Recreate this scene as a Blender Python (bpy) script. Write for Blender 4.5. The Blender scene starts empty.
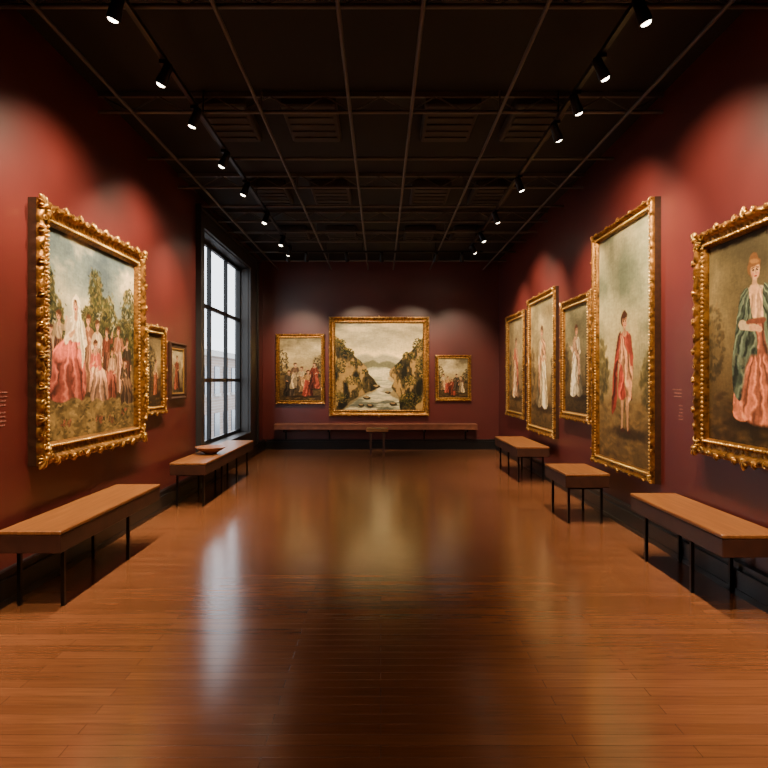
import bpy, math, random
import numpy as np
from mathutils import Vector, Matrix
random.seed(7)
C=bpy.context.scene.collection
HW=3.0; YB=15.25; YF=-3.0; HC=4.8

# ------------------------------------------------------------------ materials
def lin(c):
    c=np.array(c[:3],float)/255.0
    return tuple(np.where(c<=0.04045,c/12.92,((c+0.055)/1.055)**2.4))
def mat(name,col,rough=.5,metal=0,noise=None,bump=0,bscale=40,spec=.5,emis=None,estr=0):
    m=bpy.data.materials.new(name); m.use_nodes=True
    nt=m.node_tree; b=nt.nodes['Principled BSDF']
    b.inputs['Base Color'].default_value=(*lin(col),1)
    b.inputs['Roughness'].default_value=rough
    b.inputs['Metallic'].default_value=metal
    b.inputs['Specular IOR Level'].default_value=spec
    tc=nt.nodes.new('ShaderNodeTexCoord')
    if noise:
        col2,sc=noise
        n=nt.nodes.new('ShaderNodeTexNoise'); n.inputs['Scale'].default_value=sc; n.inputs['Detail'].default_value=5
        r=nt.nodes.new('ShaderNodeValToRGB')
        r.color_ramp.elements[0].color=(*lin(col),1); r.color_ramp.elements[0].position=.35
        r.color_ramp.elements[1].color=(*lin(col2),1); r.color_ramp.elements[1].position=.7
        nt.links.new(tc.outputs['Object'],n.inputs['Vector']); nt.links.new(n.outputs['Fac'],r.inputs['Fac'])
        nt.links.new(r.outputs['Color'],b.inputs['Base Color'])
    if bump:
        n2=nt.nodes.new('ShaderNodeTexNoise'); n2.inputs['Scale'].default_value=bscale; n2.inputs['Detail'].default_value=4
        bp=nt.nodes.new('ShaderNodeBump'); bp.inputs['Strength'].default_value=bump; bp.inputs['Distance'].default_value=.01
        nt.links.new(tc.outputs['Object'],n2.inputs['Vector']); nt.links.new(n2.outputs['Fac'],bp.inputs['Height'])
        nt.links.new(bp.outputs['Normal'],b.inputs['Normal'])
    if emis:
        b.inputs['Emission Color'].default_value=(*emis,1); b.inputs['Emission Strength'].default_value=estr
    return m
M_wall=mat('red_wall_paint',(86,28,23),.38,noise=((75,24,20),1.3),bump=.05,bscale=60,spec=.8)
M_char=mat('charcoal_paint',(40,38,38),.45)
M_base=mat('black_baseboard',(22,20,20),.35)
M_ceil=mat('black_ceiling',(14,13,13),.8)
M_pipe=mat('ceiling_pipe_metal',(84,80,77),.45,metal=.3)
M_rail=mat('track_rail_metal',(34,32,31),.4,metal=.3)
M_panel=mat('ceiling_panel',(46,42,39),.7)
M_black=mat('black_steel',(18,17,17),.35,metal=.5)
M_gold=mat('gilded_carving',(170,116,50),.36,metal=.8,noise=((80,50,19),18),bump=.35,bscale=60)
M_gold2=mat('gilded_bead',(226,178,98),.28,metal=.85)
M_dark=mat('dark_frame_wood',(62,36,23),.4,noise=((44,26,17),20))
M_lens=mat('lamp_lens',(255,240,210),.4,emis=(1,.88,.68),estr=22)
M_fascia=mat('bench_dark_wood',(66,36,25),.4,noise=((50,27,19),9))
M_label=mat('wall_text_paint',(146,92,78),.6)
M_dish=mat('turned_wood_dish',(150,96,56),.35,noise=((116,70,40),12))
M_ground=mat('pavement',(120,120,122),.8)

def wood_mat():
    m=mat('bench_light_wood',(160,110,64),.38)
    nt=m.node_tree;b=nt.nodes['Principled BSDF'];tc=[n for n in nt.nodes if n.type=='TEX_COORD'][0]
    mp=nt.nodes.new('ShaderNodeMapping'); mp.inputs['Scale'].default_value=(30,1.5,10)
    n=nt.nodes.new('ShaderNodeTexNoise'); n.inputs['Scale'].default_value=1.5; n.inputs['Detail'].default_value=6
    r=nt.nodes.new('ShaderNodeValToRGB'); r.color_ramp.elements[0].color=(*lin((112,66,32)),1); r.color_ramp.elements[0].position=.3
    r.color_ramp.elements[1].color=(*lin((142,90,46)),1); r.color_ramp.elements[1].position=.7
    nt.links.new(tc.outputs['Object'],mp.inputs['Vector']); nt.links.new(mp.outputs['Vector'],n.inputs['Vector'])
    nt.links.new(n.outputs['Fac'],r.inputs['Fac']); nt.links.new(r.outputs['Color'],b.inputs['Base Color'])
    return m
M_top=wood_mat()

def floor_mat():
    m=bpy.data.materials.new('hardwood_floor'); m.use_nodes=True
    nt=m.node_tree; b=nt.nodes['Principled BSDF']; N=nt.nodes.new; L=nt.links.new
    tc=N('ShaderNodeTexCoord')
    br=N('ShaderNodeTexBrick'); br.inputs['Scale'].default_value=1
    br.inputs['Brick Width'].default_value=1.5; br.inputs['Row Height'].default_value=.09
    br.inputs['Mortar Size'].default_value=.0016; br.inputs['Mortar Smooth'].default_value=.4
    br.inputs['Color1'].default_value=(*lin((124,77,48)),1); br.inputs['Color2'].default_value=(*lin((109,66,40)),1)
    br.inputs['Mortar'].default_value=(*lin((70,41,25)),1); br.inputs['Bias'].default_value=0
    br.offset=.37
    L(tc.outputs['Object'],br.inputs['Vector'])
    mp=N('ShaderNodeMapping'); mp.inputs['Scale'].default_value=(1.2,22,1)
    n=N('ShaderNodeTexNoise'); n.inputs['Scale'].default_value=2.2; n.inputs['Detail'].default_value=7; n.inputs['Distortion'].default_value=.6
    L(tc.outputs['Object'],mp.inputs['Vector']); L(mp.outputs['Vector'],n.inputs['Vector'])
    mr=N('ShaderNodeMapRange'); mr.inputs['From Min'].default_value=.3; mr.inputs['From Max'].default_value=.7
    mr.inputs['To Min'].default_value=.82; mr.inputs['To Max'].default_value=1.12
    L(n.outputs['Fac'],mr.inputs['Value'])
    mx=N('ShaderNodeVectorMath'); mx.operation='SCALE'
    L(br.outputs['Color'],mx.inputs[0]); L(mr.outputs['Result'],mx.inputs['Scale'])
    L(mx.outputs['Vector'],b.inputs['Base Color'])
    mr2=N('ShaderNodeMapRange'); mr2.inputs['To Min'].default_value=.12; mr2.inputs['To Max'].default_value=.25
    L(n.outputs['Fac'],mr2.inputs['Value']); L(mr2.outputs['Result'],b.inputs['Roughness'])
    b.inputs['Specular IOR Level'].default_value=.95
    bp=N('ShaderNodeBump'); bp.inputs['Strength'].default_value=.2; bp.inputs['Distance'].default_value=.002; bp.invert=True
    L(br.outputs['Fac'],bp.inputs['Height']); 
    bp2=N('ShaderNodeBump'); bp2.inputs['Strength'].default_value=.06; bp2.inputs['Distance'].default_value=.004
    L(n.outputs['Fac'],bp2.inputs['Height']); L(bp.outputs['Normal'],bp2.inputs['Normal'])
    L(bp2.outputs['Normal'],b.inputs['Normal'])
    return m
M_floor=floor_mat()

def glass_mat():
    m=bpy.data.materials.new('window_glass'); m.use_nodes=True
    nt=m.node_tree; nt.nodes.clear(); N=nt.nodes.new; L=nt.links.new
    o=N('ShaderNodeOutputMaterial'); mx=N('ShaderNodeMixShader'); mx.inputs[0].default_value=.07
    t=N('ShaderNodeBsdfTransparent'); g=N('ShaderNodeBsdfGlossy'); g.inputs['Roughness'].default_value=.02
    L(t.outputs[0],mx.inputs[1]); L(g.outputs[0],mx.inputs[2]); L(mx.outputs[0],o.inputs[0]); return m
M_glass=glass_mat()
def brick_mat():
    m=bpy.data.materials.new('facade_brick'); m.use_nodes=True
    nt=m.node_tree; b=nt.nodes['Principled BSDF']; N=nt.nodes.new; L=nt.links.new
    tc=N('ShaderNodeTexCoord'); mp=N('ShaderNodeMapping'); mp.inputs['Rotation'].default_value=(math.pi/2,0,0)
    br=N('ShaderNodeTexBrick'); br.inputs['Scale'].default_value=1; br.inputs['Brick Width'].default_value=.5; br.inputs['Row Height'].default_value=.18
    br.inputs['Mortar Size'].default_value=.02
    br.inputs['Color1'].default_value=(*lin((156,136,126)),1); br.inputs['Color2'].default_value=(*lin((138,120,110)),1); br.inputs['Mortar'].default_value=(*lin((164,156,150)),1)
    L(tc.outputs['Object'],mp.inputs['Vector']); L(mp.outputs['Vector'],br.inputs['Vector']); L(br.outputs['Color'],b.inputs['Base Color'])
    b.inputs['Roughness'].default_value=.9; return m
M_brick=brick_mat()
def canvas_mat():
    m=bpy.data.materials.new('oil_paint'); m.use_nodes=True
    nt=m.node_tree; b=nt.nodes['Principled BSDF']; N=nt.nodes.new; L=nt.links.new
    a=N('ShaderNodeAttribute'); a.attribute_name='paint'
    L(a.outputs['Color'],b.inputs['Base Color']); b.inputs['Roughness'].default_value=.6; b.inputs['Specular IOR Level'].default_value=.15
    tc=N('ShaderNodeTexCoord'); n=N('ShaderNodeTexNoise'); n.inputs['Scale'].default_value=45; n.inputs['Detail'].default_value=5
    bp=N('ShaderNodeBump'); bp.inputs['Strength'].default_value=.15; bp.inputs['Distance'].default_value=.004
    L(tc.outputs['Object'],n.inputs['Vector']); L(n.outputs['Fac'],bp.inputs['Height']); L(bp.outputs['Normal'],b.inputs['Normal'])
    return m
M_paint=canvas_mat()

# ------------------------------------------------------------------ mesh builder
class MB:
    def __init__(s): s.v=[]; s.f=[]; s.mi=[]; s.sm=[]
    def add(s,vs,fs,mi=0,sm=False):
        o=len(s.v); s.v.extend([tuple(v) for v in vs])
        for f in fs: s.f.append(tuple(i+o for i in f)); s.mi.append(mi); s.sm.append(sm)
    def box(s,x0,x1,y0,y1,z0,z1,mi=0):
        vs=[(x,y,z) for x in(x0,x1) for y in(y0,y1) for z in(z0,z1)]
        s.add(vs,[(0,1,3,2),(4,6,7,5),(0,4,5,1),(2,3,7,6),(0,2,6,4),(1,5,7,3)],mi)
    def bbox(s,x0,x1,y0,y1,z0,z1,b=.01,mi=0):
        def ring(i,z): return [(x0+i,y0+i+b,z),(x0+i+b,y0+i,z),(x1-i-b,y0+i,z),(x1-i,y0+i+b,z),(x1-i,y1-i-b,z),(x1-i-b,y1-i,z),(x0+i+b,y1-i,z),(x0+i,y1-i-b,z)]
        rs=[ring(b,z0),ring(0,z0+b),ring(0,z1-b),ring(b,z1)]
        vs=[p for r in rs for p in r]; fs=[tuple(range(7,-1,-1)),tuple(range(24,32))]
        for k in range(3):
            for i in range(8):
                j=(i+1)%8; fs.append((k*8+i,k*8+j,(k+1)*8+j,(k+1)*8+i))
        s.add(vs,fs,mi)
    def tube(s,pts,rad,n=8,mi=0,sm=True,cap=True):
        pts=[Vector(p) for p in pts]
        if not hasattr(rad,'__len__'): rad=[rad]*len(pts)
        vs=[];fs=[]
        for i,p in enumerate(pts):
            t=(pts[min(i+1,len(pts)-1)]-pts[max(i-1,0)]).normalized()
            up=Vector((0,0,1)) if abs(t.z)<.9 else Vector((1,0,0))
            a=t.cross(up).normalized(); b=t.cross(a)
            for k in range(n):
                th=2*math.pi*k/n; vs.append(p+(a*math.cos(th)+b*math.sin(th))*rad[i])
        for i in range(len(pts)-1):
            for k in range(n):
                j=(k+1)%n; fs.append((i*n+k,(i+1)*n+k,(i+1)*n+j,i*n+j))
        s.add(vs,fs,mi,sm)
        if cap: s.add(vs[:n],[tuple(range(n))],mi); s.add(vs[-n:],[tuple(range(n-1,-1,-1))],mi)
    def blob(s,c,r,rot=0,n=8,m=5,mi=0):
        vs=[];fs=[];cs,sn=math.cos(rot),math.sin(rot)
        for j in range(m+1):
            ph=math.pi*j/m
            for i in range(n):
                th=2*math.pi*i/n
                x=r[0]*math.cos(ph); y=r[1]*math.sin(ph)*math.cos(th); z=r[2]*math.sin(ph)*math.sin(th)
                vs.append((c[0]+x*cs-z*sn,c[1]+y,c[2]+x*sn+z*cs))
        for j in range(m):
            for i in range(n):
                k=(i+1)%n; fs.append((j*n+i,j*n+k,(j+1)*n+k,(j+1)*n+i))
        s.add(vs,fs,mi,True)
    def obj(s,name,mats,parent=None):
        me=bpy.data.meshes.new(name); me.from_pydata(s.v,[],s.f); 
        for m in mats: me.materials.append(m)
        me.polygons.foreach_set('material_index',s.mi); me.polygons.foreach_set('use_smooth',s.sm); me.update()
        o=bpy.data.objects.new(name,me); C.objects.link(o)
        if parent: o.parent=parent
        return o
def empty(name,loc=(0,0,0),rz=0):
    e=bpy.data.objects.new(name,None); e.location=loc; e.rotation_euler=(0,0,rz); e.empty_display_size=.1; C.objects.link(e); return e

# ------------------------------------------------------------------ room shell
T=.3
b=MB(); b.box(-HW-T,HW+T,YF-T,YB+T,-.2,0); b.obj('floor',[M_floor])
b=MB(); b.box(-HW-T,HW+T,YF-T,YB+T,HC,HC+.2); b.obj('ceiling',[M_ceil])
b=MB(); b.box(-HW-T,HW+T,YB,YB+T,0,HC); b.obj('wall_back',[M_wall])
b=MB(); b.box(-HW-T,HW+T,YF-T,YF,0,HC); b.obj('wall_front',[M_wall])
b=MB(); b.box(HW,HW+T,YF,YB,0,HC); b.obj('wall_right',[M_wall])
WY0,WY1,WZ0,WZ1=10.05,13.6,.55,4.3
b=MB()
b.box(-HW-T,-HW,YF,WY0,0,HC); b.box(-HW-T,-HW,WY1,YB,0,HC); b.box(-HW-T,-HW,WY0,WY1,0,WZ0); b.box(-HW-T,-HW,WY0,WY1,WZ1,HC)
b.obj('wall_left',[M_wall])
def base(name,x0,x1,y0,y1,axis,sgn):
    b=MB()
    if axis=='x':
        a0=x0
        b.box(min(a0,a0+sgn*.09),max(a0,a0+sgn*.09),y0,y1,0,.2); b.box(min(a0,a0+sgn*.06),max(a0,a0+sgn*.06),y0,y1,.2,.25); b.box(min(a0,a0+sgn*.1),max(a0,a0+sgn*.1),y0,y1,0,.05)
    else:
        b.box(x0,x1,y0-.09,y0,0,.2); b.box(x0,x1,y0-.06,y0,.2,.25)
    return b.obj(name,[M_base])
base('baseboard_left',-HW,0,YF,YB,'x',1); base('baseboard_right',HW,0,YF,YB,'x',-1); base('baseboard_back',-HW+.1,HW-.1,YB,0,'y',-1)

# window
w=empty('window_1',(-HW,0,0))
b=MB()
cw=.32
b.box(0,.05,WY0-cw,WY0,.25,WZ1+cw); b.box(0,.05,WY1,WY1+.75,.25,WZ1+cw); b.box(0,.05,WY0,WY1,WZ1,WZ1+cw); b.box(0,.05,WY0,WY1,.25,WZ0)
b.box(-.3,0,WY0,WY0+.02,WZ0,WZ1); b.box(-.3,0,WY1-.02,WY1,WZ0,WZ1); b.box(-.3,0,WY0,WY1,WZ1-.02,WZ1); b.box(-.3,.07,WY0,WY1,WZ0,WZ0+.03)
b.box(.05,.09,WY0-cw,WY0-cw+.06,.66,WZ1+cw); b.box(.05,.09,WY1+.69,WY1+.75,.25,WZ1+cw); b.box(.05,.09,WY0-cw+.06,WY1+.69,WZ1+cw-.06,WZ1+cw)
b.obj('casing',[M_char],w)
b=MB(); m0=-.24;m1=-.17
for y in (WY0+.02,WY1-.09): b.box(m0,m1,y,y+.07,WZ0+.03,WZ1-.02)
for y in (11.2,12.4): b.box(m0,m1,y-.035,y+.035,WZ0+.03,WZ1-.02)
for z in (WZ0+.03,WZ1-.09): b.box(m0+.005,m1-.005,WY0+.02,WY1-.02,z,z+.07)
for z in (1.75,3.1): b.box(m0+.005,m1-.005,WY0+.02,WY1-.02,z-.035,z+.035)
b.obj('mullions',[M_black],w)
b=MB(); b.box(-.21,-.2,WY0+.05,WY1-.05,WZ0+.06,WZ1-.06); b.obj('panes',[M_glass],w)

# exterior
b=MB(); b.box(-60,-3.4,-20,80,-3.2,-3); b.obj('street_pavement',[M_ground])
def building(x0,x1,y0,y1,h):
    b=MB(); b.box(x0,x1,y0,y1,-3,h,0)
    z=-2
    while z<h-2:
        x=x0+.8
        while x<x1-1.2:
            b.box(x,x+1.1,y0-.06,y0+.02,z,z+1.7,1); b.box(x-.1,x+1.2,y0-.12,y0,z-.15,z,2); x+=2.1
        y=y0+.8
        while y<y1-1.2:
            b.box(x1-.02,x1+.06,y,y+1.1,z,z+1.7,1); b.box(x1,x1+.12,y-.1,y+1.2,z-.15,z,2); y+=2.1
        z+=2.9
    b.box(x0-.3,x1+.3,y0-.3,y1+.3,h,h+.35,2)
    return b.obj('brick_building',[M_brick,mat('facade_window_glass',(104,112,122),.2),mat('facade_stone',(176,172,168),.8)])
building(-20,-10.3,30,50,3.2)

# ------------------------------------------------------------------ ceiling structure
zc=4.56
b=MB()
for x in (-2.6,-1.25,-.32,.32,1.25,2.6): b.tube([(x,YF+.02,zc),(x,YB-.02,zc)],.018,6)
JY=[-1.6,.5,2.9,4.56,6.36,7.7,8.85,9.8,10.75,11.5,12.3,13.3,14.3]
for y in JY: b.tube([(-HW+.01,y,zc+.035),(HW-.01,y,zc+.035)],.02,6)
for y in (4.56,6.36,8.85,10.75,12.3):
    b.box(-HW+.01,HW-.01,y-.02,y+.02,HC-.05,HC+.001)
    n=20
    for i in range(n):
        x0=-HW+.05+(2*HW-.1)*i/n; x1=-HW+.05+(2*HW-.1)*(i+1)/n
        z0,z1=(zc+.035,HC-.04) if i%2 else (HC-.04,zc+.035)
        b.tube([(x0,y,z0),(x1,y,z1)],.008,5)
for x in (-1.25,1.25):
    for y in np.arange(-1.8,15,2.7): b.tube([(x,y,zc),(x,y,HC+.005)],.012,6)
b.obj('ceiling_pipe_grid',[M_pipe])
b=MB()
for y in np.arange(-2,14,2.7):
    for x in (-.78,.78,1.75,-1.75):
        b.bbox(x-.3,x+.3,y+.3,y+1.3,HC-.12,HC+.001,.02)
        for k in range(5): b.box(x-.25,x+.25,y+.4+k*.18,y+.48+k*.18,HC-.135,HC-.12)
b.obj('ceiling_vent_panels',[M_panel])

# ------------------------------------------------------------------ track lighting
ZT=4.5
def spot(parent,hx,hy,tx,ty,tz,energy,size=84,blend=1.0,col=(1,.79,.54)):
    p=Vector((hx,hy,ZT-.1)); d=(Vector((tx,ty,tz))-p).normalized()
    bb=MB()
    bb.box(hx-.03,hx+.03,hy-.06,hy+.06,ZT-.03,ZT+.005)
    bb.tube([(hx,hy,ZT),p-d*.02],.01,6)
    k=.82
    a=p-d*.1*k; e=p+d*.11*k
    bb.tube([a-d*.02,a,p,p+d*.04*k,e],[.03*k,.05*k,.052*k,.06*k,.062*k],14,cap=True)
    bb.tube([e-d*.002,e+d*.008,e+d*.015,e+d*.018],[.046*k,.041*k,.026*k,.008*k],14,mi=1)
    bb.obj('spotlight_head',[M_black,M_lens],parent)
    l=bpy.data.lights.new('lamp','SPOT'); l.energy=energy; l.spot_size=math.radians(size); l.spot_blend=blend; l.color=col; l.shadow_soft_size=.05
    o=bpy.data.objects.new('lamp',l); o.location=p+d*.18; o.rotation_euler=d.to_track_quat('-Z','Y').to_euler(); C.objects.link(o); o.parent=parent
def rail(parent,p0,p1):
    b=MB(); p0=Vector(p0);p1=Vector(p1)
    if abs(p0.x-p1.x)<.01: b.box(p0.x-.02,p0.x+.02,p0.y,p1.y,ZT,ZT+.04)
    else: b.box(p0.x,p1.x,p0.y-.02,p0.y+.02,ZT,ZT+.04)
    n=5
    for k in range(n+1):
        q=p0.lerp(p1,(k+.3)/(n+.6)); b.tube([(q.x,q.y,ZT+.03),(q.x,q.y,HC+.003)],.01,6)
    b.obj('rail',[M_rail],parent)
TX=1.87
tl=empty('track_lighting'); rail(tl,(-TX,YF+.3,ZT),(-TX,12.6,ZT))
E=640
for hy,ty,tz,e in [(-1.2,-.8,1.2,.7),(1.0,1.5,.9,1.2),(2.8,3.0,1.0,1.3),(4.25,4.9,1.9,.9),(5.2,5.6,2.3,.75),(6.05,6.6,2.0,.9),(7.2,7.6,2.3,.75),(8.3,8.6,1.8,1.0),(9.8,9.5,1.0,.3),(11.4,11.2,.8,.25),(12.3,13.6,1.5,.25)]:
    spot(tl,-TX,hy,-HW,ty,tz,E*e,84 if e>=.8 else 122)
tr=empty('track_lighting'); rail(tr,(TX,YF+.3,ZT),(TX,12.6,ZT))
for hy,ty,tz,e in [(-1.2,-.8,1.2,.7),(1.0,1.5,.9,1.2),(2.8,3.1,1.0,1.3),(4.3,4.6,1.9,.9),(5.1,5.5,2.5,.6),(5.75,6.6,2.1,.8),(6.4,7.4,2.4,.75),(8.1,8.9,2.0,.9),(9.75,10.7,2.1,.8),(11.1,11.4,2.2,.65),(12.1,13.0,2.1,.9)]:
    spot(tr,TX,hy,HW,ty,tz,E*e,84 if e>=.8 else 122)
tb=empty('track_lighting'); rail(tb,(-2.2,12.95,ZT),(2.2,12.95,ZT))
for hx,tx,tz,e in [(-2.0,-2.1,2.1,.75),(-1.6,-1.9,2.0,.35),(-.73,-.45,2.2,1.25),(0.02,.1,1.9,.4),(1.2,.65,2.2,1.05),(1.75,1.9,2.1,.9)]:
    spot(tb,hx,12.95,tx,YB,tz,E*e*.85,56)

# ------------------------------------------------------------------ benches
def bench(cx,y0,y1,w,H=.62,legs=None,th=.17):
    e=empty('gallery_bench',(cx,(y0+y1)/2,0)); L=(y1-y0)/2; h=w/2
    b=MB(); b.bbox(-h,h,-L,L,H-.03,H,.006); b.obj('seat_top',[M_top],e)
    b=MB(); b.bbox(-h+.004,h-.004,-L+.004,L-.004,H-th,H-.03,.006); b.obj('seat_box',[M_fascia],e)
    b=MB()
    ly=legs or [-L+.12,L-.3]
    for y in ly:
        for x in (-h+.07,h-.07):
            b.box(x-.014,x+.014,y-.014,y+.014,0,H-th+.004)
        b.box(-h+.07,h-.07,y-.012,y+.012,H-th-.03,H-th+.002)
    b.obj('legs',[M_black],e)
    return e
bench(-2.64,4.5,6.54,.48,legs=[-.85,.35])
bench(-2.64,8.2,11.3,.50,legs=[-1.42,-.45,.5,1.3])
bench(2.73,4.39,6.02,.46,legs=[-.25,.6])
bench(2.5,7.24,8.15,.54,legs=[-.35,.32])
bench(2.58,10.15,12.1,.56,legs=[-.8,.0,.75])
M_bb=mat('wall_bench_wood',(128,74,50),.4,noise=((104,58,40),8))
e=empty('wall_bench',(-.1,YB,0)); b=MB(); b.bbox(-2.55,2.5,-.42,-.0,.625,.66,.006); b.obj('seat_top',[M_bb],e)
b=MB(); b.bbox(-2.54,2.49,-.41,-.0,.52,.625,.006)
b.obj('seat_box',[M_bb],e)
b=MB()
for x in (-2.3,-1.2,1.2,2.25): b.box(x-.02,x+.02,-.36,0,.46,.525); b.box(x-.02,x+.02,-.04,0,.25,.47)
b.obj('brackets',[M_black],e)
M_st=mat('stool_wood',(150,98,56),.4,noise=((126,80,44),8))
M_sl=mat('stool_leg_wood',(74,44,30),.45,noise=((60,36,24),10))
e=empty('small_stool',(-.08,13.9,0)); b=MB(); b.bbox(-.25,.25,-.2,.2,.57,.64,.008); b.obj('seat_top',[M_st],e)
b=MB()
for x in (-.15,.15):
    for y in (-.14,.14): b.box(x-.025,x+.025,y-.025,y+.025,0,.57)
b.box(-.15,.15,-.012,.012,.14,.165); b.obj('legs',[M_sl],e)
b=MB(); prof=[(0,0),(.1,0),(.12,.02),(.2,.055),(.27,.1),(.275,.108),(.262,.106),(.19,.068),(.1,.035),(0,.03)]
n=40; vs=[];fs=[]
for r,z in prof:
    for k in range(n): vs.append((r*math.cos(2*math.pi*k/n)*.85,r*math.sin(2*math.pi*k/n),z))
for i in range(len(prof)-1):
    for k in range(n): fs.append((i*n+k,i*n+(k+1)%n,(i+1)*n+(k+1)%n,(i+1)*n+k))
b.add(vs,fs,0,True); o=b.obj('shallow_dish',[M_dish]); o.location=(-2.62,9.25,.62)

# ------------------------------------------------------------------ painter
def sst(t): return t*t*(3-2*t)
def vnoise(h,w,cx,cy,rng):
    g=rng.random((int(h/cy)+3,int(w/cx)+3))
    y=np.arange(h)/cy; x=np.arange(w)/cx; yi=y.astype(int); xi=x.astype(int)
    fy=sst(y-yi)[:,None]; fx=sst(x-xi)[None,:]
    a=g[np.ix_(yi,xi)];b_=g[np.ix_(yi,xi+1)];c=g[np.ix_(yi+1,xi)];d=g[np.ix_(yi+1,xi+1)]
    return (a*(1-fx)+b_*fx)*(1-fy)+(c*(1-fx)+d*fx)*fy
def fbm(h,w,cx,cy,rng,o=4):
    s=0;a=1;t=0
    for i in range(o):
        s=s+a*vnoise(h,w,max(cx,1.01),max(cy,1.01),rng); t+=a; a*=.55; cx/=2; cy/=2
    return s/t
def catmull(p,k=6):
    p=[np.array(q,float) for q in p]; n=len(p); out=[]
    for i in range(n):
        a,b_,c,d=p[i-1],p[i],p[(i+1)%n],p[(i+2)%n]
        for j in range(k):
            t=j/k; out.append(.5*((2*b_)+(-a+c)*t+(2*a-5*b_+4*c-d)*t*t+(-a+3*b_-3*c+d)*t**3))
    return out
class P:
    def __init__(s,W,H,res,seed):
        s.A=W/H; s.h=res; s.w=max(8,int(round(res*s.A))); s.rng=np.random.default_rng(seed)
        y,x=np.mgrid[0:s.h,0:s.w]
        s.Xr=(x+.5)/s.h; s.Yr=(y+.5)/s.h
        s.X=s.Xr+(fbm(s.h,s.w,12,12,s.rng,3)-.5)*.008; s.Y=s.Yr+(fbm(s.h,s.w,12,12,s.rng,3)-.5)*.008
        s.a=np.zeros((s.h,s.w,3))
    def n(s,cx,cy=None,o=4): return fbm(s.h,s.w,cx*s.h,(cy or cx)*s.h,s.rng,o)
    def grad(s,stops):
        ys=[q[0] for q in stops]
        for k in range(3): s.a[...,k]=np.interp(s.Y,ys,[q[1][k]/255 for q in stops])
    def mix(s,m,col):
        s.a+= (np.array(col[:3])/255.0 - s.a)*np.clip(m,0,1)[...,None]
    def win(s,x0,x1,y0,y1):
        return (slice(max(0,int(y0*s.h)-2),max(0,min(s.h,int(y1*s.h)+3))),slice(max(0,int(x0*s.h)-2),max(0,min(s.w,int(x1*s.h)+3))))
    def put(s,sl,m,col,al):
        m=np.clip(m,0,1)*al; s.a[sl]+=(np.array(col[:3])/255.0-s.a[sl])*m[...,None]
    def ell(s,cx,cy,rx,ry,col,rot=0,soft=.3,al=1):
        R=max(rx,ry)*1.2+.01; sl=s.win(cx-R,cx+R,cy-R,cy+R); X=s.X[sl]-cx;Y=s.Y[sl]-cy
        if X.size==0: return
        c,q=math.cos(rot),math.sin(rot); u=(X*c+Y*q)/rx; v=(-X*q+Y*c)/ry
        d=np.sqrt(u*u+v*v); s.put(sl,(1+soft/2-d)/max(soft,1e-3),col,al)
    def stroke(s,a,b_,ra,rb,col,al=1,soft=.004):
        R=max(ra,rb)+.02; sl=s.win(min(a[0],b_[0])-R,max(a[0],b_[0])+R,min(a[1],b_[1])-R,max(a[1],b_[1])+R); X=s.X[sl];Y=s.Y[sl]
        if X.size==0: return
        dx,dy=b_[0]-a[0],b_[1]-a[1]; L=dx*dx+dy*dy+1e-9; t=np.clip(((X-a[0])*dx+(Y-a[1])*dy)/L,0,1)
        d=np.hypot(X-a[0]-t*dx,Y-a[1]-t*dy)-(ra+(rb-ra)*t); s.put(sl,.5-d/soft,col,al)
    def mask(s,pts,soft=.006,cv=True):
        if cv: pts=catmull(pts)
        X,Y=s.X,s.Y; ins=np.zeros(X.shape,bool); D=np.full(X.shape,9.)
        n=len(pts)
        for i in range(n):
            x0,y0=pts[i-1];x1,y1=pts[i]; dx,dy=x1-x0,y1-y0; L=dx*dx+dy*dy+1e-12
            t=np.clip(((X-x0)*dx+(Y-y0)*dy)/L,0,1); D=np.minimum(D,np.hypot(X-x0-t*dx,Y-y0-t*dy))
            if y0!=y1:
                cr=((y0>Y)!=(y1>Y))&(X<(x1-x0)*(Y-y0)/(y1-y0)+x0); ins^=cr
        return np.clip(.5+np.where(ins,D,-D)/soft,0,1)
    def poly(s,pts,col,soft=.006,al=1,cv=True,var=.0):
        m=s.mask(pts,soft,cv)*al
        if var: 
            s.mix(m,col); s.a*=(1+m*(s.n(.06)-.5)*var*2)[...,None]
        else: s.mix(m,col)
        return m
    def folds(s,m,px,py,freq,amt,seed=0):
        ang=np.arctan2(s.X-px,np.maximum(s.Y-py,.01)); n=s.n(.1)
        k=np.sin(ang*freq+n*11)+.5*np.sin(ang*freq*2.3+n*15+2)
        s.a*=(1+m*k*amt*1.1)[...,None]
        s.mix(m*np.clip(k-.75,0,1)*.2,(236,222,198))
    def foliage(s,cx,cy,rx,ry,cols,n=150,sz=.016,al=.8):
        for i in range(n):
            t=s.rng.random()*6.283; r=math.sqrt(s.rng.random())
            x=cx+rx*r*math.cos(t); y=cy+ry*r*math.sin(t)
            c=np.array(cols[int(s.rng.random()*len(cols))])*(.8+.4*s.rng.random())*(1.15-.35*(y-cy+ry)/(2*ry))
            q=sz*(.5+s.rng.random()); s.ell(x,y,q*1.3,q*.75,c,s.rng.random()*3,.6,al)
    def dabs(s,cols,n,sz,y0=0,y1=1,al=.3,flat=3):
        for i in range(n):
            x=s.rng.random()*s.A; y=y0+(y1-y0)*s.rng.random(); c=cols[int(s.rng.random()*len(cols))]
            s.ell(x,y,sz*flat*(.5+s.rng.random()),sz*(.5+s.rng.random()),c,(s.rng.random()-.5)*.8,.8,al)
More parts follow.
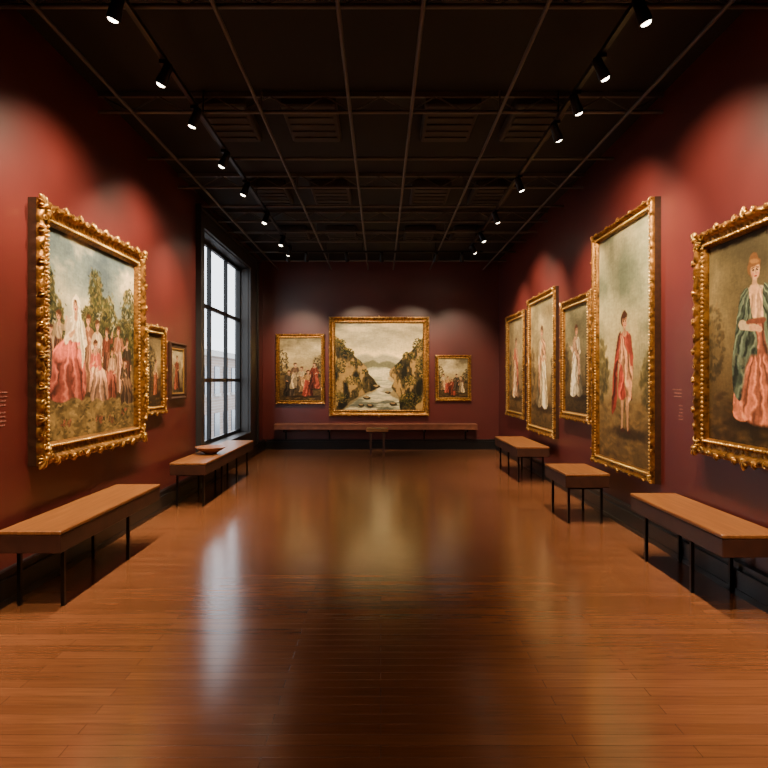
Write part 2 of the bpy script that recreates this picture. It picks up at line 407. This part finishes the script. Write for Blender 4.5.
    def finish(s,st=.12,jit=2.2,desat=.0,warm=(.9,.83,.7),gam=1.3):
        h,w=s.h,s.w; q=h/250
        for cell,am in ((9*q,jit*1.2*q),(4*q,jit*.6*q)):
            dy=(vnoise(h,w,cell,cell,s.rng)-.5)*2*am; dx=(vnoise(h,w,cell,cell,s.rng)-.5)*2*am
            yi,xi=np.mgrid[0:h,0:w]
            yy=np.clip(np.round(yi+dy),0,h-1).astype(int); xx=np.clip(np.round(xi+dx),0,w-1).astype(int)
            s.a=s.a[yy,xx]
        n=fbm(h,w,7,3,s.rng,3)-.5; n2=s.n(.5)-.5; n3=fbm(h,w,3,12,s.rng,3)-.5
        s.a*=(1+n*st*2.2+n3*st*1.4+n2*.22)[...,None]
        s.a=np.clip(s.a,0.01,1)**gam
        g=s.a.mean(-1,keepdims=True); s.a=s.a*(1-desat)+g*desat; s.a*=np.array(warm)
        s.a=np.clip(s.a,0.01,1)
def mul(c,k): return tuple(min(255,q*k) for q in c)
def fig(c,cx,ty,H,d=1,skin=(216,172,142),hair=(92,58,36),top=(190,90,80),skirt=(180,80,75),shawl=None,short=False,arms=('hip','down'),wide=1.0,scarf=None,face=True,noskirt=False):
    u=H/7.5
    f=lambda x,y:(cx+d*x*u,ty+y*u)
    if not noskirt: c.ell(cx+.6*u,ty+7.4*u,2.2*u*wide,.35*u,(40,30,22),0,.8,.6)
    if short:
        for sx in (-.35,.4):
            c.stroke(f(sx,4.6),f(sx*1.05,5.9),.27*u,.21*u,skin); c.stroke(f(sx*1.05,5.9),f(sx*1.2,7.15),.2*u,.11*u,mul(skin,.9)); c.ell(*f(sx*1.2+.15,7.28),.3*u,.13*u,(80,48,34))
        pts=[(-.5,2.5),(.5,2.5),(.8,3.4),(1.0,4.6),(.95,5.35),(.3,5.15),(-.3,5.4),(-.95,5.2),(-.95,4.4),(-.75,3.4)]
    else:
        w=wide; pts=[(-.5,2.5),(.5,2.5),(.85*w,3.5),(1.05*w,5),(1.35*w,6.9),(.7*w,7.35),(0,7.15),(-.7*w,7.4),(-1.4*w,7.0),(-1.1*w,5),(-.85*w,3.5)]
        if not noskirt:
            for sx in (-.35,.3): c.ell(*f(sx,7.4),.25*u,.1*u,(90,60,45))
    if not noskirt:
        m=c.poly([f(*p) for p in pts],skirt); 
        c.a*=(1-m*np.clip(d*(c.X-cx)/(u*2.2)*1,-.25,.4))[...,None]
        c.folds(m,cx,ty+1.6*u,26/ max(wide,.6),.2)
    m=c.poly([f(*p) for p in [(-.2,1.2),(.22,1.2),(.8,1.45),(.78,2.1),(.5,2.75),(-.5,2.75),(-.75,2.1),(-.82,1.45)]],top); c.folds(m,cx,ty+.5*u,14,.12)
    c.ell(*f(0,1.35),.3*u,.2*u,skin)
    for sgn,kind in ((-1,arms[0]),(1,arms[1])):
        sh=f(sgn*.75,1.65); 
        el,ha={'hip':((1.15,2.8),(.35,3.15)),'down':((1.0,2.85),(1.05,4.0)),'out':((1.3,2.5),(2.1,2.1)),'chest':((1.1,2.75),(.2,2.2)),'up':((1.3,1.6),(1.5,.5))}[kind]
        el=f(sgn*el[0],el[1]); ha=f(sgn*ha[0],ha[1])
        c.stroke(sh,el,.27*u,.24*u,mul(top,.88)); mid=((el[0]+ha[0])/2,(el[1]+ha[1])/2)
        c.stroke(el,mid,.24*u,.2*u,mul(top,1.05)); c.stroke(mid,ha,.13*u,.09*u,skin); c.ell(ha[0],ha[1],.14*u,.12*u,skin)
    if shawl:
        m=c.poly([f(*p) for p in [(-.9,1.4),(-.45,1.25),(.3,2.4),(.95,3.3),(1.15,4.8),(.8,6.2),(.5,6.0),(.45,4.4),(-.1,3.3),(-.8,2.6),(-1.15,3.6),(-1.35,3.5),(-1.2,2.2)]],shawl); c.folds(m,cx-u,ty,24,.25)
    c.stroke(f(0,.85),f(0,1.3),.17*u,.2*u,mul(skin,.85))
    c.ell(*f(-.06,.42),.44*u,.46*u,hair,0,.2)
    c.ell(*f(.04,.57),.32*u,.42*u,skin,0,.2); c.ell(*f(-.2,.6),.12*u,.3*u,mul(skin,.75),0,.6,.6)
    c.ell(*f(-.02,.2),.4*u,.2*u,hair,0,.3)
    if scarf:
        m=c.poly([f(*p) for p in [(-.1,-.08),(.42,.2),(.5,.7),(.42,1.3),(.7,1.7),(.2,1.5),(.34,.8),(.25,.3),(-.1,.25),(-.28,.8),(-.2,1.5),(-.75,1.8),(-.55,.8),(-.5,.2)]],scarf)
    if face and u*c.h>9:
        for x in (-.1,.18): c.ell(*f(x,.55),.075*u,.045*u,(40,26,20),0,.4); c.stroke(f(x-.09,.45),f(x+.09,.44),.022*u,.022*u,(80,52,38),.9)
        c.stroke(f(.06,.56),f(.09,.71),.02*u,.035*u,mul(skin,.72),.8); c.ell(*f(.05,.83),.11*u,.04*u,(158,64,56),0,.4)
        c.ell(*f(-.14,.72),.1*u,.07*u,(222,140,118),0,.8,.5); c.ell(*f(.22,.72),.09*u,.07*u,(222,140,118),0,.8,.5)

def seated(c,x,y,s,d,top,skirt,scarf=None,arms=('hip','chest')):
    u=s/7.5; g=lambda a,b_:(x+d*a*u,y+b_*u)
    m=c.poly([g(-.7,2.5),g(.5,2.4),g(1.7,2.9),g(2.5,3.4),g(2.6,4.2),g(2.9,5.6),g(2.7,6.2),g(1.4,6.4),g(.2,6.1),g(-.9,6.3),g(-1.3,5.2),g(-1.0,3.6)],skirt)
    c.a*=(1-m*np.clip((c.Y-(y+3.2*u))/(5*u),0,.35))[...,None]
    c.folds(m,x+d*.6*u,y+.6*u,22,.24)
    m2=c.poly([g(.2,3.0),g(1.4,3.0),g(2.3,3.5),g(2.0,4.0),g(.9,3.8),g(0,3.7)],mul(skirt,1.18),.02,.7)
    fig(c,x,y,s,d,top=top,skirt=skirt,arms=arms,scarf=scarf,noskirt=True)
def pt_festival(W,H):
    c=P(W,H,380,3); A=c.A
    c.grad([(0,(104,122,136)),(.3,(150,162,164)),(.5,(192,186,164)),(.62,(112,106,78)),(1,(88,76,52))])
    cl=c.n(.3,.18); c.mix(np.clip((cl-.5)*5,0,1)*np.clip(1.2-c.Y*1.9,0,1),(230,220,200)); c.mix(np.clip((.47-cl)*5,0,1)*np.clip(1.1-c.Y*2,0,1)*.8,(78,94,112))
    G=[(56,62,40),(78,80,48),(98,94,58),(36,40,28),(124,112,72)]
    for x,y,rx,ry in [(.5,.24,.07,.11),(.55,.38,.12,.13),(.66,.4,.1,.15),(.42,.44,.08,.12),(.93,.34,.1,.18),(.84,.48,.13,.13),(.97,.53,.1,.12),(.06,.44,.12,.14),(.0,.28,.09,.12),(.14,.54,.08,.08)]:
        c.stroke((x*A,y),(x*A+.01,.68),.005,.012,(50,38,28)); c.foliage(x*A,y,rx,ry,G,340,.009,.75); c.foliage(x*A,y,rx*1.3,ry*1.3,G,80,.006,.6)
    c.foliage(A*.5,.6,A*.55,.07,G,320,.01)
    c.poly([(-.1,.72),(A*.3,.66),(A*.7,.68),(A+.1,.64),(A+.1,1.1),(-.1,1.1)],(126,110,78),.03,1,True,.5)
    c.dabs([(156,136,94),(90,78,52),(66,60,40),(172,150,108)],420,.005,.7,1,.6)
    fig(c,.06*A,.45,.32,1,top=(96,70,60),skirt=(100,84,78)); fig(c,.13*A,.38,.36,-1,top=(176,156,136),skirt=(108,76,66),arms=('up','down'))
    fig(c,.42*A,.37,.42,-1,top=(150,108,88),skirt=(150,114,96),arms=('chest','down'))
    fig(c,.52*A,.39,.4,1,top=(212,192,172),skirt=(170,136,118),arms=('chest','down'))
    fig(c,.63*A,.42,.36,-1,top=(120,70,56),skirt=(110,74,62),arms=('up','down'))
    fig(c,.78*A,.4,.4,-1,top=(180,128,104),skirt=(180,140,122),arms=('out','hip')); fig(c,.9*A,.46,.36,1,top=(70,62,54),skirt=(112,76,66))
    seated(c,.7*A,.53,.34,-1,(196,164,142),(172,104,90)); seated(c,.86*A,.58,.32,1,(96,80,66),(130,104,88))
    seated(c,.5*A,.5,.38,1,(200,112,100),(224,180,160),arms=('chest','hip'))
    seated(c,.29*A,.29,.62,-1,(236,218,200),(214,122,114),scarf=(246,238,222))
    u=.62/7.5
    m=c.poly([(.29*A+.4*u,.29+.3*u),(.29*A+.75*u,.29+1.6*u),(.29*A+1.1*u,.29+3.2*u),(.29*A+.8*u,.29+4.4*u),(.29*A+.5*u,.29+2.6*u),(.29*A+.3*u,.29+1.0*u)],(238,228,210)); c.folds(m,.29*A,.3,20,.15)
    for x,y in [(.2,.92),(.55,.92),(.7,.93),(.85,.9)]: c.foliage(A*x,y,.05,.02,[(130,116,76),(150,90,76),(70,64,44)],40,.007)
    c.finish(.08,.9,0,(.96,.9,.77),1.22); return c
def pt_river(W,H):
    c=P(W,H,330,5); A=c.A
    c.grad([(0,(150,152,146)),(.2,(198,192,172)),(.38,(250,234,196)),(.5,(224,206,168)),(1,(120,110,84))])
    cl=c.n(.45,.12,5); c.mix(np.clip((cl-.5)*4,0,.85)*np.clip(1-c.Y*2.2,0,1),(244,232,206)); c.mix(np.clip((.49-cl)*4,0,1)*np.clip(1-c.Y*2.2,0,1)*.7,(112,120,126))
    c.poly([(A*.2,.42),(A*.33,.36),(A*.45,.39),(A*.56,.36),(A*.7,.4),(A*.8,.44),(A*.8,.55),(A*.2,.55)],(178,176,164),.03)
    c.poly([(A*.25,.5),(A*.42,.43),(A*.5,.46),(A*.62,.44),(A*.75,.55),(A*.3,.55)],(126,128,110),.02)
    W1=[(A*.36,.52),(A*.6,.515),(A*.66,.58),(A*.6,.64),(A*.7,.72),(A*.62,.82),(A*.8,.93),(A*.7,1.05),(A*.1,1.05),(A*.26,.88),(A*.48,.76),(A*.44,.66),(A*.36,.6)]
    c.poly(W1,(186,188,174),.02); wm=c.mask(W1,.02)
    c.mix(wm*np.clip((c.n(.2,.02)-.5)*6,0,.7),(244,234,210)); c.mix(wm*np.clip((c.n(.2,.03)-.5)*6,0,.75)*np.clip((c.Y-.58)*3,0,1),(92,100,98))
    L=c.poly([(-.1,.16),(A*.06,.2),(A*.12,.27),(A*.2,.36),(A*.26,.42),(A*.35,.5),(A*.38,.58),(A*.45,.66),(A*.47,.75),(A*.3,.83),(A*.18,.9),(A*.05,1.02),(-.1,1.1)],(88,78,50),.012,1,True,.6)
    R=c.poly([(A*1.1,.16),(A*.96,.22),(A*.87,.32),(A*.78,.38),(A*.72,.46),(A*.63,.54),(A*.62,.6),(A*.68,.66),(A*.64,.74),(A*.72,.84),(A*.78,1.05),(A*1.1,1.1)],(78,70,46),.012,1,True,.6)
    rk=c.n(.06,.12,5)
    for m_ in (L,R):
        c.mix(m_*np.clip((rk-.52)*8,0,.9),(180,154,108)); c.mix(m_*np.clip((.46-rk)*8,0,.9),(36,34,22))
    G=[(62,68,34),(90,90,44),(40,44,26),(120,108,58),(148,126,72)]
    for x,y,rx,ry,n in [(.05,.24,.07,.06,90),(.14,.34,.08,.05,90),(.24,.46,.07,.04,70),(.06,.5,.07,.08,90),(.34,.56,.04,.03,40),(.95,.26,.07,.08,100),(.84,.38,.07,.05,80),(.97,.5,.06,.12,110),(.72,.5,.05,.03,50),(.2,.66,.1,.05,70),(.85,.66,.08,.06,80),(.85,.88,.12,.08,140),(.06,.86,.1,.06,100)]:
        c.foliage(x*A,y,rx,ry,G,int(n*1.5),.0065,.7)
    for x,y,r in [(.47,.73,.03),(.36,.86,.03),(.6,.8,.022),(.4,.95,.03),(.66,.93,.03),(.3,.95,.025)]:
        c.ell(x*A,y,r*1.4,r*.7,(66,58,42),.1,.3); c.ell(x*A-.005,y-.01,r,r*.35,(164,146,112),.1,.5)
    c.finish(.07,.7,0,(1.0,.93,.78),1.3); return c
def pt_group(W,H,seed,dark=False):
    c=P(W,H,220,seed); A=c.A
    c.grad([(0,(150,142,118)),(.3,(206,194,160)),(.5,(176,158,118)),(.65,(110,92,62)),(1,(74,58,38))])
    cl=c.n(.3,.16); c.mix(np.clip((cl-.5)*4,0,.9)*np.clip(1.2-c.Y*2,0,1),(228,216,186)); c.mix(np.clip((.44-cl)*4,0,.8)*np.clip(1.2-c.Y*2,0,1),(120,112,92))
    G=[(72,64,42),(98,84,54),(54,46,34)]
    c.foliage(.06*A,.4,.1,.2,G,150,.012,.6); c.foliage(.95*A,.46,.1,.18,G,150,.012,.6)
    c.foliage(.5*A,.6,A*.5,.05,G,120,.014)
    c.dabs([(130,108,70),(66,52,34),(150,126,84)],150,.009,.66,1,.5)
    cols=[((130,62,50),(118,58,46)),((206,190,160),(180,150,116)),((88,80,70),(70,60,52)),((186,150,106),(140,66,54)),((120,96,80),(176,160,136))]
    n=5
    for i in range(n):
        x=.2+.6*i/(n-1)+.03*((i*3+seed)%3-1); k=cols[(i*2+seed)%5]; fig(c,x*A,.4+.06*((i*7+seed)%3),.42,1 if i%2 else -1,top=k[0],skirt=k[1],arms=[('out','hip'),('hip','down'),('up','chest')][i%3],wide=1.15,face=False)
    c.finish(.1,1.4,0,(.96,.9,.78),1.15); return c
def pt_portrait(W,H):
    c=P(W,H,400,11); A=c.A
    c.grad([(0,(100,94,72)),(.35,(128,118,90)),(.7,(108,92,64)),(1,(72,58,40))])
    cl=c.n(.3); c.mix(np.clip((cl-.5)*4,0,1)*.6*np.clip(1.3-c.Y*1.4,0,1),(166,154,126)); c.mix(np.clip((.47-cl)*4,0,1)*.5,(64,60,46))
    c.foliage(.9*A,.35,.12,.26,[(72,66,48),(92,82,58),(56,52,38)],240,.013,.45); c.foliage(.06*A,.5,.1,.2,[(70,64,46),(94,80,54)],160,.013,.45)
    c.dabs([(126,102,68),(62,48,32),(96,76,52)],180,.012,.76,1,.4)
    cx=.52*A
    fig(c,cx,.13,.77,1,skin=(234,194,164),hair=(134,98,60),top=(226,208,184),skirt=(200,132,110),arms=('hip','down'),wide=1.2)
    c.ell(cx-.01,.13,.032,.026,(132,96,58)); c.ell(cx-.006,.145,.034,.011,(186,146,96),.2,.4,.7)
    m=c.poly([(cx-.03,.275),(cx+.05,.275),(cx+.085,.32),(cx+.07,.42),(cx-.06,.42),(cx-.08,.33)],(222,186,160)); c.folds(m,cx,.1,30,.14)
    c.ell(cx,.275,.035,.022,(234,194,164),0,.4)
    m=c.poly([(cx-.1,.28),(cx-.05,.26),(cx-.03,.36),(cx+.01,.47),(cx+.02,.6),(cx-.04,.72),(cx-.1,.79),(cx-.16,.76),(cx-.18,.62),(cx-.15,.46),(cx-.13,.36)],(92,108,102)); c.folds(m,cx+.02,.2,34,.32)
    c.mix(m*np.clip((c.n(.05)-.55)*5,0,.6),(146,154,138))
    m=c.poly([(cx+.06,.265),(cx+.12,.3),(cx+.15,.44),(cx+.16,.56),(cx+.11,.6),(cx+.07,.46)],(106,122,112)); c.folds(m,cx,.2,30,.3)
    m=c.poly([(cx-.05,.6),(cx+.02,.58),(cx+.12,.6),(cx+.17,.78),(cx+.18,.88),(cx+.05,.9),(cx-.06,.88),(cx-.1,.78)],(206,136,114),.02); c.folds(m,cx+.03,.4,34,.22)
    c.stroke((cx-.1,.43),(cx+.02,.455),.024,.014,(214,196,172)); c.stroke((cx-.03,.445),(cx+.03,.46),.013,.011,(224,182,152)); c.ell(cx+.04,.463,.016,.012,(228,188,158))
    m=c.poly([(cx-.05,.41),(cx+.065,.41),(cx+.07,.435),(cx-.05,.43)],(140,90,74)) 
    c.finish(.08,.5,0,(.96,.89,.75),1.25); return c
def pt_hero(W,H):
    c=P(W,H,380,12); A=c.A
    c.grad([(0,(122,128,118)),(.3,(180,180,156)),(.55,(200,188,154)),(.75,(150,128,90)),(1,(104,86,60))])
    cl=c.n(.3,.22); c.mix(np.clip((cl-.5)*4,0,1)*.7*np.clip(1.5-c.Y*1.5,0,1),(216,208,178)); c.mix(np.clip((.48-cl)*4,0,1)*.7*np.clip(1.5-c.Y*1.5,0,1),(94,106,100))
    c.foliage(.05*A,.6,.09,.14,[(104,98,66),(84,78,52)],130,.015,.5); c.foliage(.95*A,.66,.09,.12,[(104,98,66),(84,78,52)],130,.015,.5)
    c.dabs([(160,134,90),(88,72,48),(120,100,66)],200,.01,.75,1,.4)
    cx=.52*A
    fig(c,cx,.36,.52,1,hair=(80,50,34),top=(170,84,70),skirt=(160,74,62),short=True,arms=('hip','down'),wide=1.2)
    m=c.poly([(cx-.065,.465),(cx-.03,.455),(cx+.02,.52),(cx+.06,.58),(cx+.075,.68),(cx+.045,.74),(cx+.01,.7),(cx-.03,.58),(cx-.07,.54)],(208,160,132)); c.folds(m,cx-.05,.4,24,.25)
    m=c.poly([(cx-.06,.45),(cx-.04,.46),(cx-.07,.6),(cx-.09,.76),(cx-.14,.79),(cx-.12,.6)],(138,62,52)); c.folds(m,cx,.35,24,.28)
    c.finish(.09,.8,0,(.95,.89,.75),1.22); return c
def pt_robed(W,H,seed,bg,robe,robe2,ty=.2,FH=.66,res=240,skirt=None):
    c=P(W,H,res,seed); A=c.A
    c.grad([(0,bg[0]),(.35,bg[1]),(.7,bg[2]),(1,bg[3])])
    cl=c.n(.28,.2); c.mix(np.clip((cl-.5)*4,0,1)*.6*np.clip(1.4-c.Y*1.5,0,1),mul(bg[1],1.3)); c.mix(np.clip((.46-cl)*4,0,1)*.6,mul(bg[2],.7))
    c.foliage(.08*A,.55,.08,.2,[mul(bg[3],.8),mul(bg[2],.9)],100,.018,.5); c.foliage(.95*A,.6,.08,.18,[mul(bg[3],.8),mul(bg[2],.9)],100,.018,.5)
    c.dabs([mul(bg[3],1.4),mul(bg[3],.7)],140,.01,.75,1,.45)
    fig(c,.48*A,ty,FH,1 if seed%2 else -1,top=robe,skirt=skirt or mul(robe,.95),shawl=robe2,arms=('out','hip') if seed%2 else ('hip','down'),wide=1.4)
    c.finish(.1,1.2,0,(.94,.87,.74),1.22); return c
def pt_small(W,H,seed):
    c=P(W,H,180,seed); A=c.A
    c.grad([(0,(112,102,80)),(.4,(174,158,122)),(.6,(106,90,64)),(1,(66,52,36))])
    c.foliage(.3*A,.35,.2,.18,[(64,58,40),(90,80,52),(50,44,32)],220,.014,.6); c.stroke((.3*A,.4),(.32*A,.75),.012,.02,(50,36,24))
    c.dabs([(130,104,64),(50,38,26)],100,.012,.6,1,.5)
    fig(c,.65*A,.35,.5,1,top=(180,160,130),skirt=(140,90,66)); c.finish(); return c

def canvas_obj(c,W,H,y,parent):
    h,w=c.h,c.w
    xs=np.linspace(-W/2,W/2,w); zs=np.linspace(H/2,-H/2,h)
    X,Z=np.meshgrid(xs,zs); co=np.stack([X,np.full_like(X,y),Z],-1).reshape(-1,3).astype(np.float32)
    i=np.arange((h-1)*(w-1)); r=i//(w-1); q=i%(w-1); a=r*w+q
    F=np.stack([a,a+w,a+w+1,a+1],-1).astype(np.int32)
    me=bpy.data.meshes.new('canvas'); me.vertices.add(len(co)); me.vertices.foreach_set('co',co.ravel())
    me.loops.add(F.size); me.loops.foreach_set('vertex_index',F.ravel())
    me.polygons.add(len(F)); me.polygons.foreach_set('loop_start',np.arange(0,F.size,4,dtype=np.int32))
    try: me.polygons.foreach_set('loop_total',np.full(len(F),4,dtype=np.int32))
    except Exception: pass
    me.update(calc_edges=True); me.validate()
    at=me.color_attributes.new('paint','FLOAT_COLOR','POINT')
    a=np.clip(c.a,0,1); a=np.where(a<=.04045,a/12.92,((a+.055)/1.055)**2.4)
    col=np.ones((h*w,4),np.float32); col[:,:3]=a.reshape(-1,3); at.data.foreach_set('color',col.ravel())
    me.materials.append(M_paint); o=bpy.data.objects.new('canvas',me); C.objects.link(o); o.parent=parent

PROF=[(0,0),(0,.3),(0,.62),(.02,.74),(.06,.86),(.12,.95),(.2,1.0),(.27,.98),(.33,.9),(.38,.78),(.42,.68),(.48,.6),(.55,.56),(.62,.55),(.69,.57),(.74,.63),(.78,.71),(.83,.75),(.88,.72),(.92,.62),(.95,.5),(1,.42),(1,.25)]
def frame_obj(W,H,fw,D,parent,style='ornate'):
    b=MB(); hw,hh=W/2,H/2; gm=0
    om={'ornate':.75,'carved':.4,'plain':.18,'dark':0}[style]
    rr=random.Random(int(W*1000+H*77))
    ph=rr.random()*6
    for side in range(4):
        L=W if side%2==0 else H; O=hh if side%2==0 else hw
        n=max(40,int(L/.012)); rows=[]
        for i in range(n+1):
            s=-1+2*i/n
            for (t,hz) in PROF:
                ins=t*fw; al=s*(L/2-ins); env=min(1,max(0,(L/2-abs(s*L/2))/ (fw*.8)))
                dz=0; do=0
                if om:
                    k=2*math.pi/(.12 if style=='ornate' else .09)
                    wv=abs(math.sin(al*k/2+ (t-.2)*5*(1 if s<0 else -1)))
                    wv2=math.sin(al*k*2.5+ph+t*14)*math.sin(t*30+al*k)
                    if .02<=t<=.34: dz=om*D*(.16*wv+.07*wv2-.1); 
                    if t<=.2 and hz>.5: do=om*fw*.08*(wv-.3)*env
                    if .45<=t<=.72: dz=om*D*(.12*wv2+.1*abs(math.sin(al*k)))
                    if .74<=t<=.9: dz=(.08)*D*math.sin(al*2*math.pi/.035)
                    dz*=env
                off=O-ins+do; y=-(hz*D+dz)
                p={0:(al,y,off),1:(off,y,-al),2:(-al,y,-off),3:(-off,y,al)}[side]
                rows.append(p)
        m=len(PROF); fs=[]; fs2=[]
        for i in range(n):
            for j in range(m-1): (fs2 if j<2 else fs).append((i*m+j,i*m+j+1,(i+1)*m+j+1,(i+1)*m+j))
        b.add(rows,fs,0,True); b.add(rows,fs2,2,True)
    b.box(-hw+.01,hw-.01,-.012,0,-hh+.01,hh-.01,2)
    if style in('ornate','carved'):
        S=fw*(.72 if style=='ornate' else .5)
        def leaf(cx,cz,ang,size,cnt=5,spread=.5):
            for k in range(cnt):
                a=ang+(k-(cnt-1)/2)*spread; r=size*(1-.15*abs(k-(cnt-1)/2))
                b.blob((cx+math.cos(a)*r*.5,-D*.95,cz+math.sin(a)*r*.5),(r*.55,D*.2,r*.16),a,7,6,k%2)
            b.blob((cx,-D*1.0,cz),(size*.2,D*.22,size*.2),0,8,6,1)
        def scroll(cx,cz,ang,size,hand):
            pts=[];rad=[]
            for k in range(16):
                t=k/15; th=ang+hand*t*5.2; r=size*(1-.8*t)*.5
                pts.append((cx+math.cos(th)*r,-D*(.95+.12*t),cz+math.sin(th)*r)); rad.append(size*(.1-.05*t))
            b.tube(pts,rad,6,1)
        for sx in(-1,1):
            for sz in(-1,1):
                ox,oz=sx*(hw-fw*.32),sz*(hh-fw*.32); a=math.atan2(sz,sx)
                leaf(ox,oz,a,S*.85,7,.42); leaf(ox-sx*fw*.2,oz-sz*fw*.2,a+math.pi,S*.6,5,.5)
                scroll(ox-sx*S*.85,oz+sz*S*.04,0 if sx<0 else math.pi,S*.6,sx*sz); scroll(ox+sx*S*.04,oz-sz*S*.85,0,S*.6,-sx*sz)
        for side in range(4):
            L=W if side%2==0 else H; O=(hh if side%2==0 else hw)-fw*.22; cnt=max(3,int(L/(.13 if style=='ornate' else .18))); 
            for i in range(1,cnt):
                a=-L/2+L*i/cnt
                if abs(a)>L/2-fw*1.2: continue
                q={0:(a,O),1:(O,-a),2:(-a,-O),3:(-O,a)}[side]; ang={0:math.pi/2,1:0,2:-math.pi/2,3:math.pi}[side]
                if cnt%2==0 and i==cnt//2: leaf(q[0],q[1],ang,S*.75,7,.4)
                elif i%2: leaf(q[0],q[1],ang+rr.uniform(-.3,.3),S*.5,5,.5)
                else: scroll(q[0],q[1],ang,S*.5,1 if i%4 else -1)
        for side in range(4):
            L=(W if side%2==0 else H)-2*fw*.84; O=(hh if side%2==0 else hw)-fw*.84; cnt=int(L/.04)
            for i in range(cnt):
                a=-L/2+L*(i+.5)/cnt; q={0:(a,O),1:(O,-a),2:(-a,-O),3:(-O,a)}[side]
                b.blob((q[0],-D*.78,q[1]),(.013,.013,.013),0,6,4,1)
    if style=='dark':
        for sx in(-1,1):
            b.box(sx*(hw-fw)-.01,sx*(hw-fw)+.01,-D*.62,-D*.2,-hh+fw-.01,hh-fw+.01,1)
            b.box(-hw+fw,hw-fw,-D*.6,-D*.2,sx*(hh-fw)-.01,sx*(hh-fw)+.01,1)
    g0=M_dark if style=='dark' else M_gold
    b.obj('frame',[g0,M_gold2,M_dark],parent)
def painting(wall,a0,a1,z0,z1,fw,D,style,fn):
    W=a1-a0; H=z1-z0; m=(a0+a1)/2; zc_=(z0+z1)/2
    if wall=='L': e=empty('framed_painting',(-HW,m,zc_),math.pi/2)
    elif wall=='R': e=empty('framed_painting',(HW,m,zc_),-math.pi/2)
    else: e=empty('framed_painting',(m,YB,zc_),0)
    frame_obj(W,H,fw,D,e,style)
    cw_,ch_=W-2*fw+.01,H-2*fw+.01
    canvas_obj(fn(cw_,ch_),cw_,ch_,min(-D*.3,-.018),e)
bx=lambda p:(p-380.7)/39.34
bz=lambda p:1.754-(p-380)/39.34
painting('L',5.1,7.38,1.02,3.31,.18,.12,'ornate',pt_festival)
painting('L',7.5,8.24,1.3,2.47,.11,.07,'carved',lambda W,H:pt_small(W,H,21))
painting('L',8.45,9.15,1.47,2.3,.09,.05,'dark',lambda W,H:pt_robed(W,H,31,[(150,148,130),(190,182,160),(140,128,106),(90,78,62)],(130,76,60),None,.16,.76,160))
painting('B',bx(276),bx(325),bz(404),bz(334),.1,.08,'carved',lambda W,H:pt_group(W,H,2))
painting('B',bx(329),bx(429),bz(416),bz(317),.16,.1,'carved',pt_river)
painting('B',bx(435),bx(471),bz(401),bz(355),.09,.07,'carved',lambda W,H:pt_group(W,H,6))
painting('R',4.0,5.57,1.08,3.09,.15,.11,'ornate',pt_portrait)
painting('R',6.42,8.25,.64,3.72,.11,.11,'carved',pt_hero)
painting('R',8.42,9.8,1.13,3.01,.13,.08,'carved',lambda W,H:pt_robed(W,H,41,[(96,98,84),(134,130,108),(104,92,68),(70,58,40)],(216,208,190),(170,140,120),.18,.68))
painting('R',10.1,11.98,.76,3.34,.13,.09,'carved',lambda W,H:pt_robed(W,H,42,[(132,128,106),(176,166,136),(150,130,94),(96,78,52)],(222,206,176),(190,150,120),.2,.66))
painting('R',12.28,14.0,.94,3.2,.13,.09,'carved',lambda W,H:pt_robed(W,H,43,[(140,132,108),(184,172,142),(160,138,102),(104,84,58)],(216,180,154),(186,110,90),.2,.66))

def label(side,y,z,w,rows):
    rr=random.Random(int(y*10)); e=MB()
    x0=(-HW if side=='L' else HW-.004)
    for r in range(rows):
        p=y-w/2; end=y+w/2-(rr.random()*.3*w)
        while p<end:
            q=p+rr.uniform(.012,.035); e.box(x0,x0+.004,p,min(q,end),z-r*.034-.009,z-r*.034); p=q+.009
    return e.obj('wall_label',[M_label])
label('L',4.77,1.66,.12,4); label('L',4.76,1.5,.1,4); label('R',6.08,1.66,.2,3); label('R',6.0,1.5,.08,5)

# ------------------------------------------------------------------ daylight
wd=bpy.data.worlds.new('World'); bpy.context.scene.world=wd; wd.use_nodes=True
bg=wd.node_tree.nodes['Background']; bg.inputs[0].default_value=(.84,.92,1,1); bg.inputs[1].default_value=4.5
l=bpy.data.lights.new('window_portal','AREA'); l.shape='RECTANGLE'; l.size=WY1-WY0; l.size_y=WZ1-WZ0; l.cycles.is_portal=True
o=bpy.data.objects.new('window_portal',l); o.location=(-HW-.28,(WY0+WY1)/2,(WZ0+WZ1)/2); o.rotation_euler=Vector((1,0,0)).to_track_quat('-Z','Z').to_euler(); C.objects.link(o)

# ------------------------------------------------------------------ camera
cam=bpy.data.cameras.new('camera'); co=bpy.data.objects.new('camera',cam); C.objects.link(co)
co.location=(0,0,1.754); co.rotation_euler=(math.pi/2,0,0)
cam.sensor_width=36; cam.lens=36*600/768; cam.shift_x=.0043; cam.shift_y=-.0052; cam.clip_end=200
bpy.context.scene.camera=co
